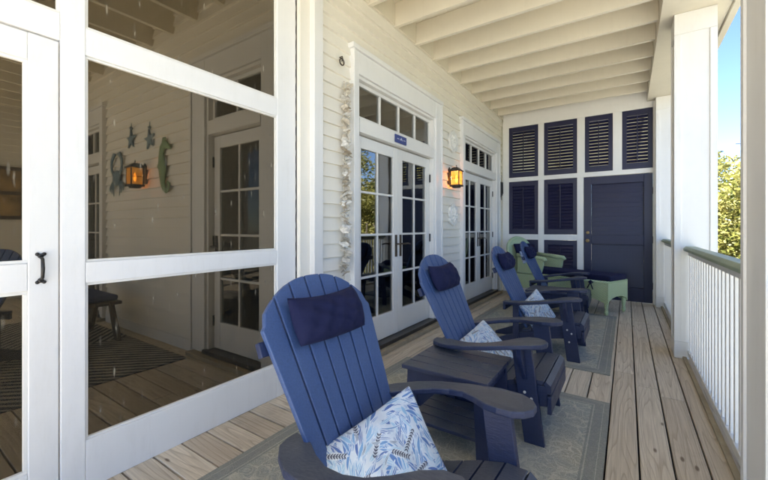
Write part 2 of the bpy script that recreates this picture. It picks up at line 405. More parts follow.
m.box(-6.2, -6.1, 2.3, 11, 0, 3); m.box(-6.1, WX-.3, 10.9, 11, 0, 3); m.box(-6.1, WX-.3, 2.2, 2.3, 0, 3); m.box(-6.1, WX-.2, 2.3, 10.9, 2.9, 3)
m.box(-3.9, -3.8, 5.0, 8.0, 0, 2.9)
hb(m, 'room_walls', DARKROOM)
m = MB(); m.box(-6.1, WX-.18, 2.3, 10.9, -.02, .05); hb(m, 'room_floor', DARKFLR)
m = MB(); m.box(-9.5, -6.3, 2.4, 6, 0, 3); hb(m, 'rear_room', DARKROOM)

def french_door(to3, ox, l0, l1, casL, casR, leaves, glass, cols=2, label=None, npan=4):
    """to3(l, d, z): l along wall, d out of the wall (0 = wall face)"""
    f = empty('french_door' if leaves == 2 else 'glazed_door'); f.parent = house; f.matrix_parent_inverse = HP
    if label: f['label'] = label
    def bx(m, a, b, d0, d1, z0, z1):
        p = [to3(a, d0, z0), to3(b, d0, z0), to3(b, d1, z0), to3(a, d1, z0)]; return m.prism(p, (0,0,z1-z0))
    top = 2.86
    m = MB()
    bx(m, l0-casL, l0-.002, -.02, .035, .05, top); bx(m, l1+.002, l1+casR, -.02, .035, .05, top); bx(m, l0-.001, l1+.001, -.02, .033, DT+.002, top-.001)
    bx(m, l0-casL-.02, l1+casR+.02, -.02, .055, top+.001, top+.045); bx(m, l0-casL-.004, l0-casL+.022, .036, .05, .05, top); bx(m, l1+casR-.022, l1+casR+.004, .036, .05, .05, top)
    m.build('casing', WHITE, f, bevel=.004)
    m = MB()                                         # jambs, transom bar
    bx(m, l0, l0+.03, -.14, .012, .05, DT); bx(m, l1-.03, l1, -.14, .012, .05, DT); bx(m, l0+.03, l1-.03, -.14, .012, DT-.03, DT)
    bx(m, l0+.03, l1-.03, -.13, .020, 2.135, 2.265)
    m.build('door_frame', WHITE2, f, bevel=.003)
    m = MB()                                         # transom sash
    a, b = l0+.032, l1-.032; z0, z1 = 2.268, DT-.032; w = .035
    bx(m, a, b, -.075, -.03, z0, z0+w); bx(m, a, b, -.075, -.03, z1-w, z1); bx(m, a, a+w, -.074, -.031, z0+w, z1-w); bx(m, b-w, b, -.074, -.031, z0+w, z1-w)
    for k in range(1, npan):
        c = a+w+(b-a-2*w)*k/npan; bx(m, c-.011, c+.011, -.073, -.032, z0+w, z1-w)
    t = m.build('transom_window', WHITE2, f, bevel=.003)
    m = MB(); bx(m, a+w, b-w, -.056, -.050, z0+w, z1-w); m.build('glass', glass, t)
    m = MB(); bx(m, l0-.02, l1+.02, -.13, .05, .045, .085); m.build('threshold', THRESH, f, bevel=.004)
    m = MB(); bx(m, l0-casL+.02, l1+casR-.02, -.02, .10, .003, .043); m.build('sill', SILLW, f, bevel=.004)
    n = leaves; lw = (l1-l0-.064)/n
    for k in range(n):
        a = l0+.032+k*lw+.002; b = a+lw-.004; z0, z1 = .09, 2.125; st = .095; gt, gb = z1-.115, .345
        m = MB()
        bx(m, a, a+st, -.09, -.045, z0, z1); bx(m, b-st, b, -.09, -.045, z0, z1); bx(m, a+st, b-st, -.089, -.046, gt, z1-.001); bx(m, a+st, b-st, -.089, -.046, z0+.001, gb)
        for j in range(1, cols):
            c = a+st+(b-a-2*st)*j/cols; bx(m, c-.011, c+.011, -.084, -.051, gb, gt)
        for j in range(1, 4):
            zz = gb+(gt-gb)*j/4; bx(m, a+st, b-st, -.083, -.052, zz-.011, zz+.011)
        lf = m.build('door_leaf', WHITE2, f, bevel=.003)
        m = MB(); bx(m, a+st, b-st, -.070, -.064, gb, gt); m.build('glass', glass, lf)
        hl = b-.045 if k == 0 and n == 2 else a+.045
        m = MB()                                     # lever on a long escutcheon
        bx(m, hl-.018, hl+.018, -.045, -.036, .93, 1.17)
        p = to3(hl, -.036, 1.07); q = to3(hl, .02, 1.07); e = to3(hl + (-.11 if hl > (a+b)/2 else .11), .022, 1.065)
        m.tube([p, q], .009); m.tube([q, (q+e)/2+Vector((0,0,.006)), e], [.009,.008,.007])
        m.build('handle', BRONZE if n == 2 else BLACKM, lf, bevel=.001)
        for zz in (.35, 1.12, 1.88):
            hh = a-.004 if k == 0 else b+.004
            m = MB(); bx(m, hh-.012, hh+.012, -.047, -.03, zz-.05, zz+.05); m.build('hinge', BLACKM, lf, bevel=.002)
    return f
toX = lambda l, d, z: Vector((WX+d, l, z))
toY = lambda l, d, z: Vector((l, CORN-d, z))
french_door(toX, 0, D1[0], D1[1], .09, .17, 2, GLASS, label='nearer white french door with four pane transom')
french_door(toX, 0, D2[0], D2[1], .13, .17, 2, GLASS, label='farther white french door beside the shuttered end wall')
french_door(toY, 0, ID[0], ID[1], .24, .17, 1, INGLASS, label='single glazed door inside the screened room', npan=2)
french_door(toY, 0, -6.70, -5.90, .14, .14, 1, INGLASS, label='dim glazed door at the far end of the screened room', npan=2)

# house name plate above the door, small hardware
sg = empty('door_sign', (WX+.024, 3.38, 2.20), label='small dark blue sign above the nearer french door', cat='sign')
m = MB(); m.box(0, .012, -.115, .115, -.042, .042); m.build('sign_board', SIGNB, sg, bevel=.002)
m = MB(); m.prism([(.0122, -.03+.0, -.012), (.0122, .0, .022), (.0122, .03, -.012), (.0122, .0, -.004)], (.002,0,0)); m.box(.0122, .0142, -.085, -.045, -.004, .004); m.box(.0122, .0142, .045, .085, -.004, .004); m.build('sign_mark', SIGNL, sg)

# ------------------------------------------------------------------ screened wall
scr = empty('screened_wall', (SX, 1.2, 0), label='white timber screened wall enclosing the side room, left of the chairs', cat='screen wall')
SPI = Matrix.Translation((-SX, -1.2, 0))
def sp_(m, name, mat, parent=None, **k):
    o = m.build(name, mat, parent or scr, **k)
    if parent is None: o.matrix_parent_inverse = SPI
    return o
d0, d1 = SX-.045, SX
m = MB()
m.box(d0, d1, 1.79, CORN-.0015, .0, 3.06); m.box(d0, d1, .557, .65, 0, 3.06)
m.box(d0+.001, d1-.001, .65, 1.79, .0, .235); m.box(d0+.001, d1-.001, .65, 1.79, .985, 1.085); m.box(d0+.001, d1-.001, .65, 1.79, 2.07, 2.20)
m.box(d0+.001, d1-.001, -.345, .557, 2.10, 2.225); m.box(d0, d1, -.46, -.347, 0, 3.06)
m.box(d0, d1, -2.3, -2.2, 0, 3.06); m.box(d0+.001, d1-.001, -2.2, -.46, 0, .235); m.box(d0+.001, d1-.001, -2.2, -.46, .985, 1.085); m.box(d0+.001, d1-.001, -2.2, -.46, 2.07, 2.2)
sp_(m, 'frame', WHITE, bevel=.004)
ops = [(.65, 1.79, .235, .985), (.65, 1.79, 1.085, 2.07), (.65, 1.79, 2.20, 3.06), (-.345, .557, 2.225, 3.06), (-2.2, -.46, .235, .985), (-2.2, -.46, 1.085, 2.07), (-2.2, -.46, 2.2, 3.06)]
for a, b, z0, z1 in ops:
    m = MB(); w = .012; x0, x1 = d1-.026, d1-.010
    m.box(x0, x1, a, b, z0, z0+w); m.box(x0, x1, a, b, z1-w, z1); m.box(x0, x1, a, a+w, z0+w, z1-w); m.box(x0, x1, b-w, b, z0+w, z1-w)
    sb = sp_(m, 'screen_bead', POSTW, bevel=.002)
    m = MB(); m.box(d1-.0300, d1-.0285, a, b, z0, z1); sp_(m, 'screen_panel', MESH)
m = MB(); m.box(SX-.045, SX+.014, CORN, CORN+.06, 0, JB-.002); m.box(SX-.044, SX+.040, CORN+.0615, CORN+.10, 0, JB-.002); m.box(SX-.044, WX+.030, CORN+.1015, CORN+.20, 0, JB-.002)
sp_(m, 'corner_board', WHITE, bevel=.004)
door = empty('screen_door', (SX, .55, 0)); door.parent = scr; door.matrix_parent_inverse = SPI; door['label'] = 'white screen door with black pull handle'
DPI = Matrix.Translation((-SX, -.55, 0))
def dp(m, name, mat, **k): o = m.build(name, mat, door, **k); o.matrix_parent_inverse = DPI; return o
m = MB(); m.box(d0, d1-.004, .45, .552, .012, 2.093); m.box(d0, d1-.004, -.34, -.235, .012, 2.093)
for z0, z1 in ((.013, .185), (.975, 1.095), (1.975, 2.092)): m.box(d0+.001, d1-.005, -.235, .45, z0, z1)
dp(m, 'door_frame', WHITE, bevel=.004)
for z0, z1 in ((.185, .975), (1.095, 1.975)):
    m = MB(); w = .014
    m.box(d1-.03, d1-.013, -.235, .45, z0, z0+w); m.box(d1-.03, d1-.013, -.235, .45, z1-w, z1); m.box(d1-.03, d1-.013, .45-w, .45, z0+w, z1-w); m.box(d1-.03, d1-.013, -.235, -.235+w, z0+w, z1-w)
    dp(m, 'screen_bead', POSTW, bevel=.002)
    m = MB(); m.box(d1-.034, d1-.0325, -.235, .45, z0, z1); dp(m, 'screen_panel', MESH)
m = MB(); hy, x = .490, d1-.002                      # wrought iron pull
for z in (1.125, 1.018):
    m.lathe([(.011, 0), (.011, .003), (.006, .006)], (x, hy, z), 10, 'X'); m.lathe([(.008, 0), (.008, .004)], (x, hy-.011, z+(.008 if z > 1.07 else -.008)), 8, 'X'); m.lathe([(.008, 0), (.008, .004)], (x, hy+.011, z+(.008 if z > 1.07 else -.008)), 8, 'X')
m.tube([(x, hy, 1.122), (x+.028, hy, 1.112), (x+.034, hy, 1.072), (x+.028, hy, 1.032), (x, hy, 1.021)], [.007,.0065,.0075,.0065,.007], 8)
dp(m, 'pull_handle', BLACKM, smooth=True)

# far walls of the screened room
ew = empty('end_wall', (-9.0, 0, 0), label='dim clapboard wall at the far end of the screened room', cat='wall')
m = MB(); lap_wall(m, -2.3, CORN-.03, .1, JT, [], lambda l, d, z: Vector((d, l, z))); m.build('clapboards', SIDING, ew)
m = MB(); m.box(-.15, -.002, -2.4, CORN, 0, JT); m.build('wall_core', SIDING, ew)
pc = empty('framed_panels', (-8.97, 1.5, 1.85), label='wood framed amber panels standing in for a lit cabinet window on the dim end wall', cat='framed panel')
m = MB(); m.box(0, .04, -.35, .35, .40, .46); m.box(0, .04, -.35, .35, -.46, -.40); m.box(0, .04, -.35, -.29, -.4, .4); m.box(0, .04, .29, .35, -.4, .4); m.box(0, .038, -.29, .29, -.03, .03); m.build('panel_surround', DARKWD, pc, bevel=.004)
m = MB(); m.box(.004, .015, -.289, .289, -.399, .399); m.build('amber_panel', paint('amber_glow_paint', (.32,.20,.07), .5, .5, 5), pc)  # amber paint stands for the glow of a lit window
for k in range(5):
    m = MB(); x = -3.9-1.25*k; m.box(x-.06, x+.06, -2.3, -2.18, 0, JB-.2)
    tag(m.build('screen_room_post', WHITE, bevel=.004), 'white timber post on the open side of the screened room, number %d out' % k, 'post', 'posts of the screened room')

# ------------------------------------------------------------------ shuttered end wall
sw = empty('shutter_wall', (-.85, FY, 0), label='white panelled end wall holding navy shutters and a navy door', cat='wall')
m = MB()
cells_top = [(-1.93, -1.39), (-1.29, -.74), (-.62, -.20), (-.07, .35)]
def wb(m, x0, x1, z0, z1, y0=0, y1=.10): m.box(x0+.85, x1+.85, y0, y1, z0, z1)
wb(m, WX+.02, -1.93, 0, JT-.3); wb(m, .35, .385, 0, JT-.33); wb(m, -1.93, .35, 3.20, JT-.29, 0, .099); wb(m, -1.93, .35, 2.14, 2.22, 0, .099)
wb(m, -1.39, -1.29, 0, 2.14); wb(m, -.74, -.64, 0, 2.14); wb(m, -1.39, -1.29, 2.22, 3.20); wb(m, -.74, -.62, 2.22, 3.2); wb(m, -.20, -.07, 2.22, 3.2)
wb(m, -1.93, -1.39, 1.02, 1.12, 0, .098); wb(m, -1.29, -.74, 1.02, 1.12, 0, .098); wb(m, -1.93, -1.39, 0, .12, 0, .098); wb(m, -1.29, -.74, 0, .12, 0, .098)
wb(m, WX+.03, .30, 3.325, JT-.004, .002, .12)
m.build('panel_frame', POSTW, sw, bevel=.004)
def shutter(x0, x1, z0, z1, tilt, nm):
    m = MB(); w = .065
    X0, X1 = x0+.85+.002, x1+.85-.002; z0 += .002; z1 -= .002
    m.box(X0, X0+w, .012, .045, z0, z1); m.box(X1-w, X1, .012, .045, z0, z1); m.box(X0+w, X1-w, .013, .044, z1-.09, z1-.001); m.box(X0+w, X1-w, .013, .044, z0+.001, z0+.10)
    a, b = z0+.10, z1-.09; n = max(4, int(round((b-a)/.058))); st = (b-a)/n
    for k in range(n):
        zc = a+st*(k+.5)
        m.obox(((X0+X1)/2, .03, zc), (X1-X0-2*w, .056 if abs(tilt) < 1 else .082, .007), Matrix.Rotation(tilt, 3, 'X'))
    s = m.build('shutter', NAVYP, sw, bevel=.0015, seg=1); s['label'] = nm
    m = MB(); xc = (X0+X1)/2; m.box(xc-.007, xc+.007, -.008, .003, a+.02, b-.02); m.build('tilt_rod', NAVYP, s)
for i, (c, t) in enumerate(zip(cells_top, (R(-33), R(-33), R(-34), R(-37)))):
    shutter(c[0], c[1], 2.22, 3.20, t, 'open louvred upper shutter' if i < 3 else 'wider open louvred upper shutter above the door')
for c in cells_top[:2]:
    shutter(c[0], c[1], 1.12, 2.14, R(66), 'nearly closed middle shutter'); shutter(c[0], c[1], .12, 1.02, R(66), 'nearly closed lower shutter')
dr = empty('panelled_door', (-.635+.85, 0, 0)); dr.parent = sw; dr['label'] = 'navy two panel door in the shuttered wall'
m = MB(); w = .115; DW = .98
m.box(0, w, .01, .05, .02, 2.135); m.box(DW-w, DW, .01, .05, .02, 2.135); m.box(w, DW-w, .011, .049, 2.0, 2.134); m.box(w, DW-w, .011, .049, .02, .25); m.box(w, DW-w, .011, .049, .96, 1.12)
m.build('door_frame', NAVYP, dr, bevel=.004)
m = MB()
for a, b in ((.25, .96), (1.12, 2.0)):
    n = int((b-a)/.075); st = (b-a)/n
    for k in range(n): m.obox((DW/2, .058, a+st*(k+.5)), (DW-2*w, .010, st*1.06), Matrix.Rotation(R(-5), 3, 'X'))
m.build('door_panel', NAVYP, dr)
m = MB(); m.lathe([(.028, 0), (.028, -.006), (.012, -.008), (.012, -.035), (.026, -.042), (.03, -.055), (.02, -.068)], (.06, .010, 1.02), 16, 'Y'); m.build('door_knob', BRASS, dr, smooth=True)
for zz in (.3, 1.05, 1.85):
    m = MB(); m.box(DW-.004, DW+.010, .002, .03, zz-.055, zz+.055); m.build('hinge', BLACKM, dr, bevel=.002)
m = MB(); m.lathe([(.028, 0), (.028, -.010), (.018, -.016)], (.06, .010, 1.16), 16, 'Y'); m.build('deadbolt', BRASS, dr, smooth=True)

# ------------------------------------------------------------------ columns + railings
def column(y0, y1, label):
    c = empty('porch_column', (.535, (y0+y1)/2, 0), label=label, cat='column', group='square white porch columns')
    h = (y1-y0)/2
    m = MB(); m.box(-.145, .145, -h, h, 0, 3.298)
    m.build('shaft', POSTW, c, bevel=.004)
    m = MB()
    for sx, sy in ((-1,-1), (1,-1), (-1,1), (1,1)):
        m.box(*(sorted((sx*.147, sx*.105))), *(sorted((sy*(h+.012), sy*(h+.001)))), .16, 3.1)
    for sy in (-1, 1):
        m.box(*((-.157, -.146)), *(sorted((sy*(h+.012), sy*(h-.03)))), .16, 3.1); m.box(.146, .157, *(sorted((sy*(h+.012), sy*(h-.03)))), .16, 3.1)
    m.build('corner_trim', POSTW, c, bevel=.002)
    m = MB(); t = .012
    for z0, z1 in ((.0, .158), (3.102, 3.298)):
        m.box(-.145-t, .145+t, -h-t, -h-.001, z0, z1); m.box(-.145-t, .145+t, h+.001, h+t, z0, z1); m.box(-.145-t, -.146, -h, h, z0, z1); m.box(.146, .145+t, -h, h, z0, z1)
    m.build('base_trim', POSTW, c, bevel=.003)
column(1.70, 1.995, 'nearest square white porch column, cut by the picture edge beside the railing')
column(4.48, 4.77, 'tall square white porch column standing free between the two railings')
column(7.14, 7.28, 'slim white half column against the shuttered end wall')
def railing(y0, y1, label):
    r = empty('porch_railing', (.50, y0, 0), label=label, cat='railing', group='white baluster railings with green handrails')
    ln = y1-y0
    m = MB(); m.prism([(-.055, 0, 1.03), (-.055, 0, 1.05), (-.035, 0, 1.072), (.035, 0, 1.072), (.055, 0, 1.05), (.055, 0, 1.03)], (0, ln, 0)); m.build('handrail', RAILG, r, bevel=.004)
    m = MB(); m.box(-.02, .02, 0, ln, .985, 1.029); m.build('top_rail', POSTW, r, bevel=.003)
    m = MB(); m.box(-.022, .022, 0, ln, .035, .085); m.build('bottom_rail', POSTW, r, bevel=.003)
    n = int(round(ln/.108)); mb = None
    for k in range(n):
        y = ln*(k+.5)/n
        if mb is None:
            m = MB(); m.box(-.015, .015, -.015, .015, .0852, .9848); o = m.build('baluster', POSTW, r, bevel=.002); mb = o.data; o.location = (0, y, 0)
        else:
            q = o.copy(); COL.objects.link(q); q.parent = r; q.location = (0, y, 0)
    m = MB(); m.box(-.06, -.03, .0, ln, .004, .022); m.build('toe_strip', SILLW, r, bevel=.003)
railing(2.012, 4.466, 'nearer white railing with green handrail, between the nearest and the middle column')
railing(4.784, 7.126, 'farther white railing mostly hidden behind the middle column')
railing(-2.3, 1.686, 'white railing beside the camera, before the nearest column')

# ------------------------------------------------------------------ rugs
def rug(name, x0, x1, y0, y1, mat_, label, cat='rug', group=None):
    cx, cy = (x0+x1)/2, (y0+y1)/2; hx, hy = (x1-x0)/2, (y1-y0)/2
    m = MB(); nx, ny = 40, 40; g = {}
    for i in range(nx+1):
        for j in range(ny+1):
            x = -hx+2*hx*i/nx; y = -hy+2*hy*j/ny
            e = .0018*math.sin(y*5+x*2) if i in (0, nx) else 0
            g[i,j] = m.bm.verts.new((x+e, y+(.003*math.sin(x*6) if j in (0, ny) else 0), .0085+.0012*math.sin(x*7+y*3)+.001*math.sin(y*11)))
    for i in range(nx):
        for j in range(ny): m.bm.faces.new((g[i,j], g[i+1,j], g[i+1,j+1], g[i,j+1]))
    ext = bmesh.ops.extrude_face_region(m.bm, geom=list(m.bm.faces))
    for v in ext['geom']:
        if isinstance(v, bmesh.types.BMVert): v.co.z = .002
    o = m.build(name, mat_, smooth=False); o.location = (cx, cy, 0); tag(o, label, cat, group); return o
rug('outdoor_rug', -1.76, -.10, -.3, 3.03, rugmat('rug_near', .83, 1.665), 'grey blue patterned rug under the two nearest blue chairs')
rug('outdoor_rug', -1.72, -.12, 3.60, 6.02, rugmat('rug_far', .80, 1.21), 'grey blue patterned rug under the two farthest blue chairs')
rug('striped_rug', -6.6, -3.49, -.2, 1.84, rugmat('zebra_rug', 1, 1, True), 'dark rug with diagonal cream stripes inside the screened room')

# ------------------------------------------------------------------ adirondack chair
def make_chair():
    r = empty('adirondack_chair')
    # seat slats
    P = [(.405,.295), (.402,.34), (.375,.362), (.29,.362), (.18,.330), (.06,.282), (-.05,.248), (-.14,.225)]
    m = MB(); cur = []
    for (xa, za), (xb, zb) in zip(P, P[1:]):
        n = max(1, int(math.hypot(xb-xa, zb-za)/.012))
        for i in range(n): cur.append((xa+(xb-xa)*i/n, za+(zb-za)*i/n))
    cur.append(P[-1]); acc = 0; start = cur[0]; pts = [cur[0]]
    def slat(pts):
        a = [(x, z) for x, z in pts]
        if len(a) < 2: return
        lo = []
        for i, (x, z) in enumerate(a):
            p, q = a[max(i-1, 0)], a[min(i+1, len(a)-1)]; tx, tz = q[0]-p[0], q[1]-p[1]; L_ = math.hypot(tx, tz)
            lo.append((x - (tz/L_)*-.022*-1*-1, z - .022*abs(tx)/L_) if False else (x + tz/L_*-.022, z - abs(tx)/L_*.022))
        poly = [(x, -.268, z) for x, z in a] + [(x, -.268, z) for x, z in reversed(lo)]
        m.prism(poly, (0, .536, 0))
    for c in cur[1:]:
        d = math.hypot(c[0]-pts[-1][0], c[1]-pts[-1][1]); acc += d; pts.append(c)
        if acc > .074: slat(pts); pts = [(c[0]-.008, c[1]-.002)]; acc = 0
    slat(pts)
    m.build('seat', NAVYSHEEN, r, bevel=.003, seg=2)
    # side stringers that run down to the floor at the back
    for s in (-1, 1):
        m = MB(); y = s*.252
        poly = [(.385,.335), (.29,.335), (.17,.302), (-.05,.222), (-.14,.198), (-.30,.14), (-.56,.03), (-.56,0), (-.42,0), (-.20,.06), (.10,.17), (.385,.22)]
        m.prism([(x, y-.0145, z) for x, z in poly], (0, .029, 0)); m.build('side_stringer', NAVYLUM, r, bevel=.004)
    m = MB(); m.box(.386, .408, -.285, .285, .185, .285); m.build('front_apron', NAVYLUM, r, bevel=.004)
    # front legs, leaning slightly forward to the foot
    for s in (-1, 1):
        m = MB(); y0 = s*.285-.0155
        m.prism([(.19, y0, .568), (.30, y0, .568), (.375, y0, 0), (.265, y0, 0)], (0, .031, 0))
        lg = m.build('front_leg', NAVYLUM, r, bevel=.004)
        m = MB(); yb = s*.302; w = s*.068
        m.prism([(.235, yb, .568), (.235, yb+w, .568), (.235, yb+w*.9, .50), (.255, yb, .36)], (.027, 0, 0)); m.build('arm_bracket', NAVYLUM, lg, bevel=.003)
        for bx_, bz in ((.268,.29), (.305,.26), (.285,.18)): m = MB(); m.lathe([(.008, 0), (.008, s*.004), (.005, s*.006)], (bx_, s*.3005, bz), 10, 'Y'); m.build('bolt', SCREW, lg)
        # rear upright from stringer to arm
        m = MB(); m.box(-.225, -.17, s*.270-.0, s*.270+s*.024, .12, .478); m.build('rear_post', NAVYLUM, r, bevel=.003)
    # arms
    for s in (-1, 1):
        o_ = [(-.335,.20), (-.335,.25), (-.318,.295), (-.26,.345), (-.17,.396), (-.06,.420), (.08,.420), (.22,.402), (.32,.374), (.365,.345), (.388,.305), (.388,.265), (.365,.228), (.325,.205), (.27,.208), (.21,.235), (.15,.285), (.09,.322), (.02,.335), (-.06,.325), (-.14,.288), (-.23,.232)]
        m = MB(); az = lambda x: .562-.105*max(0, (.28-x)/.61)**.95; m.prism([(x, s*y, az(x)) for x, y in o_], (0, 0, .027)); m.build('armrest', NAVYSHEEN, r, bevel=.006, seg=3)
    # back: fan of seven slats
    B = Vector((-.12, 0, .27)); T = Vector((-.355, 0, .765)); T.normalize(); Nn = Vector((T.z, 0, -T.x)); Ht = .845
    def bp(w, t, d=0): return B + T*t + Vector((0, w, 0)) + Nn*d
    def top(w): return Ht - .155*(abs(w)/.305)**2.4
    n = 7
    slats = MB()
    for k in range(n):
        a0, a1 = -.205+.41*k/n+.003, -.205+.41*(k+1)/n-.003; b0, b1 = -.308+.616*k/n+.004, -.308+.616*(k+1)/n-.004
        ptsl = [(a0, 0)]
        tl, tr = top(b0), top(b1)
        right = []
        ptsl = [(a0, -.07), (a1, -.07)]
        for i in range(7):
            f = 1-i/6; w = b0+(b1-b0)*f; ptsl.append((w, top(w)))
        # outer slats get rounded shoulders
        if k in (0, n-1):
            q = []
            for (w, t) in ptsl:
                if t > .3 and abs(w) > .285: t -= .03
                q.append((w, t))
            ptsl = q
        slats.prism([bp(w, t) for w, t in ptsl], Nn*-.022)
    slats.build('back_slats', BLUEBACK, r, bevel=.0045, seg=3)
    rot = Matrix((T.cross(Vector((0,1,0))).normalized(), Vector((0,1,0)), T)).transposed()
    for t, hw, h in ((.60, .318, .055), (.09, .25, .08)):
        m = MB(); c = bp(0, t, -.037); m.obox(c, (.026, hw*2, h), rot); m.build('back_brace', NAVYLUM, r, bevel=.004)
    m = MB(); m.box(-.325, -.298, -.285, .285, .405, .463); m.build('arm_support', NAVYLUM, r, bevel=.004)
    # headrest cushion with a strap over the back
    m = MB(); nu, nv = 40, 24; W, H_, D = .194, .090, .066; gl = {}
    for side in (0, 1):
        for i in range(nu+1):
            for j in range(nv+1):
                a, b = -1+2*i/nu, -1+2*j/nv
                f = (max(0, 1-abs(a)**3.2)**.5)*(max(0, 1-abs(b)**2.1)**.52)
                edge = i in (0, nu) or j in (0, nv)
                if edge and side: gl[1,i,j] = gl[0,i,j]; continue
                wr = .0065*math.sin(7*a+5*b)*math.sin(4*b+2*a+1)*f + .0035*math.sin(15*a-4*b)*f - .006*math.exp(-((a*.9+b*.35-.15)/.10)**2)*f
                d = (D*f+wr) if side == 0 else -D*.62*f
                ww = a*W*(1-.05*(1-b*b)*0)*(1-.03*abs(b)**3); tt = b*H_*(1+.05*a*a)
                gl[side,i,j] = m.bm.verts.new(bp(ww, .660+tt-.012*(1-a*a), d+.032))
    for side in (0, 1):
        for i in range(nu):
            for j in range(nv):
                q = (gl[side,i,j], gl[side,i+1,j], gl[side,i+1,j+1], gl[side,i,j+1])
                try: m.bm.faces.new(q if side == 0 else q[::-1])
                except ValueError: pass
    hr = m.build('headrest_cushion', NAVYFAB, r, smooth=True)
    m = MB()
    for w in (-.10, .10):
        m.obox(bp(w, .70, -.050), (.004, .030, .16), rot)
    m.build('strap', NAVYFAB, hr)
    return r
chairs = [(-.675, 1.13, -2.5, 'nearest blue adirondack chair, its slatted back filling the foreground'),
          (-.76, 2.50, 0, 'second blue adirondack chair, just beyond the near side table'),
          (-.73, 4.05, 0, 'third blue adirondack chair, at the near edge of the far rug'),
          (-.83, 5.72, 1.0, 'farthest blue adirondack chair, in front of the green wicker lounge')]
ch0 = make_chair(); GR = 'blue adirondack chairs along the house wall'
for i, (x, y, a, lab) in enumerate(chairs):
    o = ch0 if i == 0 else copy_tree(ch0)
    o.location = (x, y, .009); o.rotation_euler = (0, 0, R(a)); tag(o, lab, 'chair', GR)
ic = copy_tree(ch0, skip=('headrest_cushion',)); ic.location = (-4.75, .45, .01); ic.rotation_euler = (0,0,R(-60))
tag(ic, 'navy slatted chair seen dimly through the screen door', 'chair', GR)

# ------------------------------------------------------------------ side tables
def make_table(w=.50, d=.47):
    r = empty('side_table'); hx, hy = w/2, d/2; n = 5
    m = MB()
    for k in range(n):
        a = -hy+d*k/n; m.box(-hx, hx, a+.002, a+d/n-.002, .432, .456)
    m.build('table_top', NAVYSHEEN, r, bevel=.004)
    m = MB()
    for k in range(4):
        a = -hy+.05+(d-.10)*k/4; m.box(-hx+.015, hx-.015, a+.003, a+(d-.10)/4-.003, .115, .135)
    m.build('shelf', NAVYSHEEN, r, bevel=.003)
    m = MB(); m.box(-hx+.045, hx-.045, -hy+.033, -hy+.055, .365, .43); m.box(-hx+.045, hx-.045, hy-.055, hy-.033, .365, .43); m.box(-hx+.03, -hx+.05, -hy+.06, hy-.06, .365, .43); m.box(hx-.05, hx-.03, -hy+.06, hy-.06, .365, .43)
    m.build('apron', NAVYLUM, r, bevel=.003)
    for sx in (-1, 1):
        for sy in (-1, 1):
            m = MB(); cx, cy = sx*(hx-.055), sy*(hy-.045)
            m.prism([(cx-.033, cy-.0125, .43), (cx+.033, cy-.0125, .43), (cx+.033+sx*.02, cy-.0125, 0), (cx-.033+sx*.02, cy-.0125, 0)], (0, .025, 0)); m.build('leg', NAVYLUM, r, bevel=.003)
    return r
t0 = make_table(); t0.location = (-.82, 1.84, .009); tag(t0, 'navy slatted side table between the first and second blue chairs', 'side table', 'navy slatted side tables')
t1 = copy_tree(t0); t1.location = (-.82, 5.04, .009); t1.rotation_euler.z = 0; tag(t1, 'navy slatted side table between the third and farthest blue chairs', 'side table', 'navy slatted side tables')
t0.location = (-.83, 2.03, .009)

# ------------------------------------------------------------------ leaf-print throw pillows
def leaf_image(n, seed):
    rng = random.Random(seed); n0 = n; n = n*2; img = np.ones((n, n, 3))*np.array([.56,.62,.68]); yy, xx = np.mgrid[0:n, 0:n]/(n-1.0)
    def leaf(cx, cy, ang, ln, wd, col, vein=None, bend=0, edge=None):
        x0, x1 = int(max(0, (cx-ln*1.2)*n)), int(min(n, (cx+ln*1.2)*n)); y0, y1 = int(max(0, (cy-ln*1.2)*n)), int(min(n, (cy+ln*1.2)*n))
        if x1 <= x0 or y1 <= y0: return
        sl = (slice(y0, y1), slice(x0, x1)); dx, dy = xx[sl]-cx, yy[sl]-cy; u_ = dx*math.cos(ang)+dy*math.sin(ang); v_ = -dx*math.sin(ang)+dy*math.cos(ang)
        v_ = v_ - bend*u_*(ln-u_)/ln; q = np.clip(u_/ln, 0, 1); w = wd*np.sin(np.pi*q**.8); ins = (u_ > 0) & (u_ < ln); sub = img[sl]
        if edge is not None: sub[ins & (np.abs(v_) < w+.0045)] = edge
        sub[ins & (np.abs(v_) < w)] = col
        if vein is not None: sub[ins & (np.abs(v_) < .003)] = vein
    blues = [(.04,.11,.34), (.08,.22,.48), (.15,.33,.56), (.24,.43,.62), (.33,.50,.64), (.05,.15,.40)]; W_ = (.60,.66,.71); NV = (.012,.016,.05)
    for k in range(720):
        cx, cy = rng.random()*1.2-.1, rng.random()*1.2-.1; base = .9+1.6*math.sin(cx*5+1)+1.3*math.cos(cy*5)
        leaf(cx, cy, base+rng.uniform(-.4,.4), rng.uniform(.10,.22), rng.uniform(.007,.019), rng.choice(blues), rng.choice([W_, None, W_, (.06,.14,.36)]), rng.uniform(-.35,.35), W_)
    for k in range(14):
        cx, cy = (k % 4+.05+.6*rng.random())/4, (k//4+.1+.6*rng.random())/4; a = rng.uniform(0, 6.28)
        leaf(cx, cy, a, .23, .030, W_)
        for j in range(8):
            px, py = cx+math.cos(a)*(j*.024+.01), cy+math.sin(a)*(j*.024+.01)
            for sg in (-1, 1): leaf(px, py, a+sg*.75, .034, .0062, NV)
        leaf(cx, cy, a, .21, .0028, NV)
    for k in range(12): leaf(rng.random(), rng.random(), rng.uniform(0, 6.28), rng.uniform(.08,.13), .008, NV, (.5,.6,.7), .5, W_)
    return img.reshape(n0, 2, n0, 2, 3).mean(axis=(1, 3))
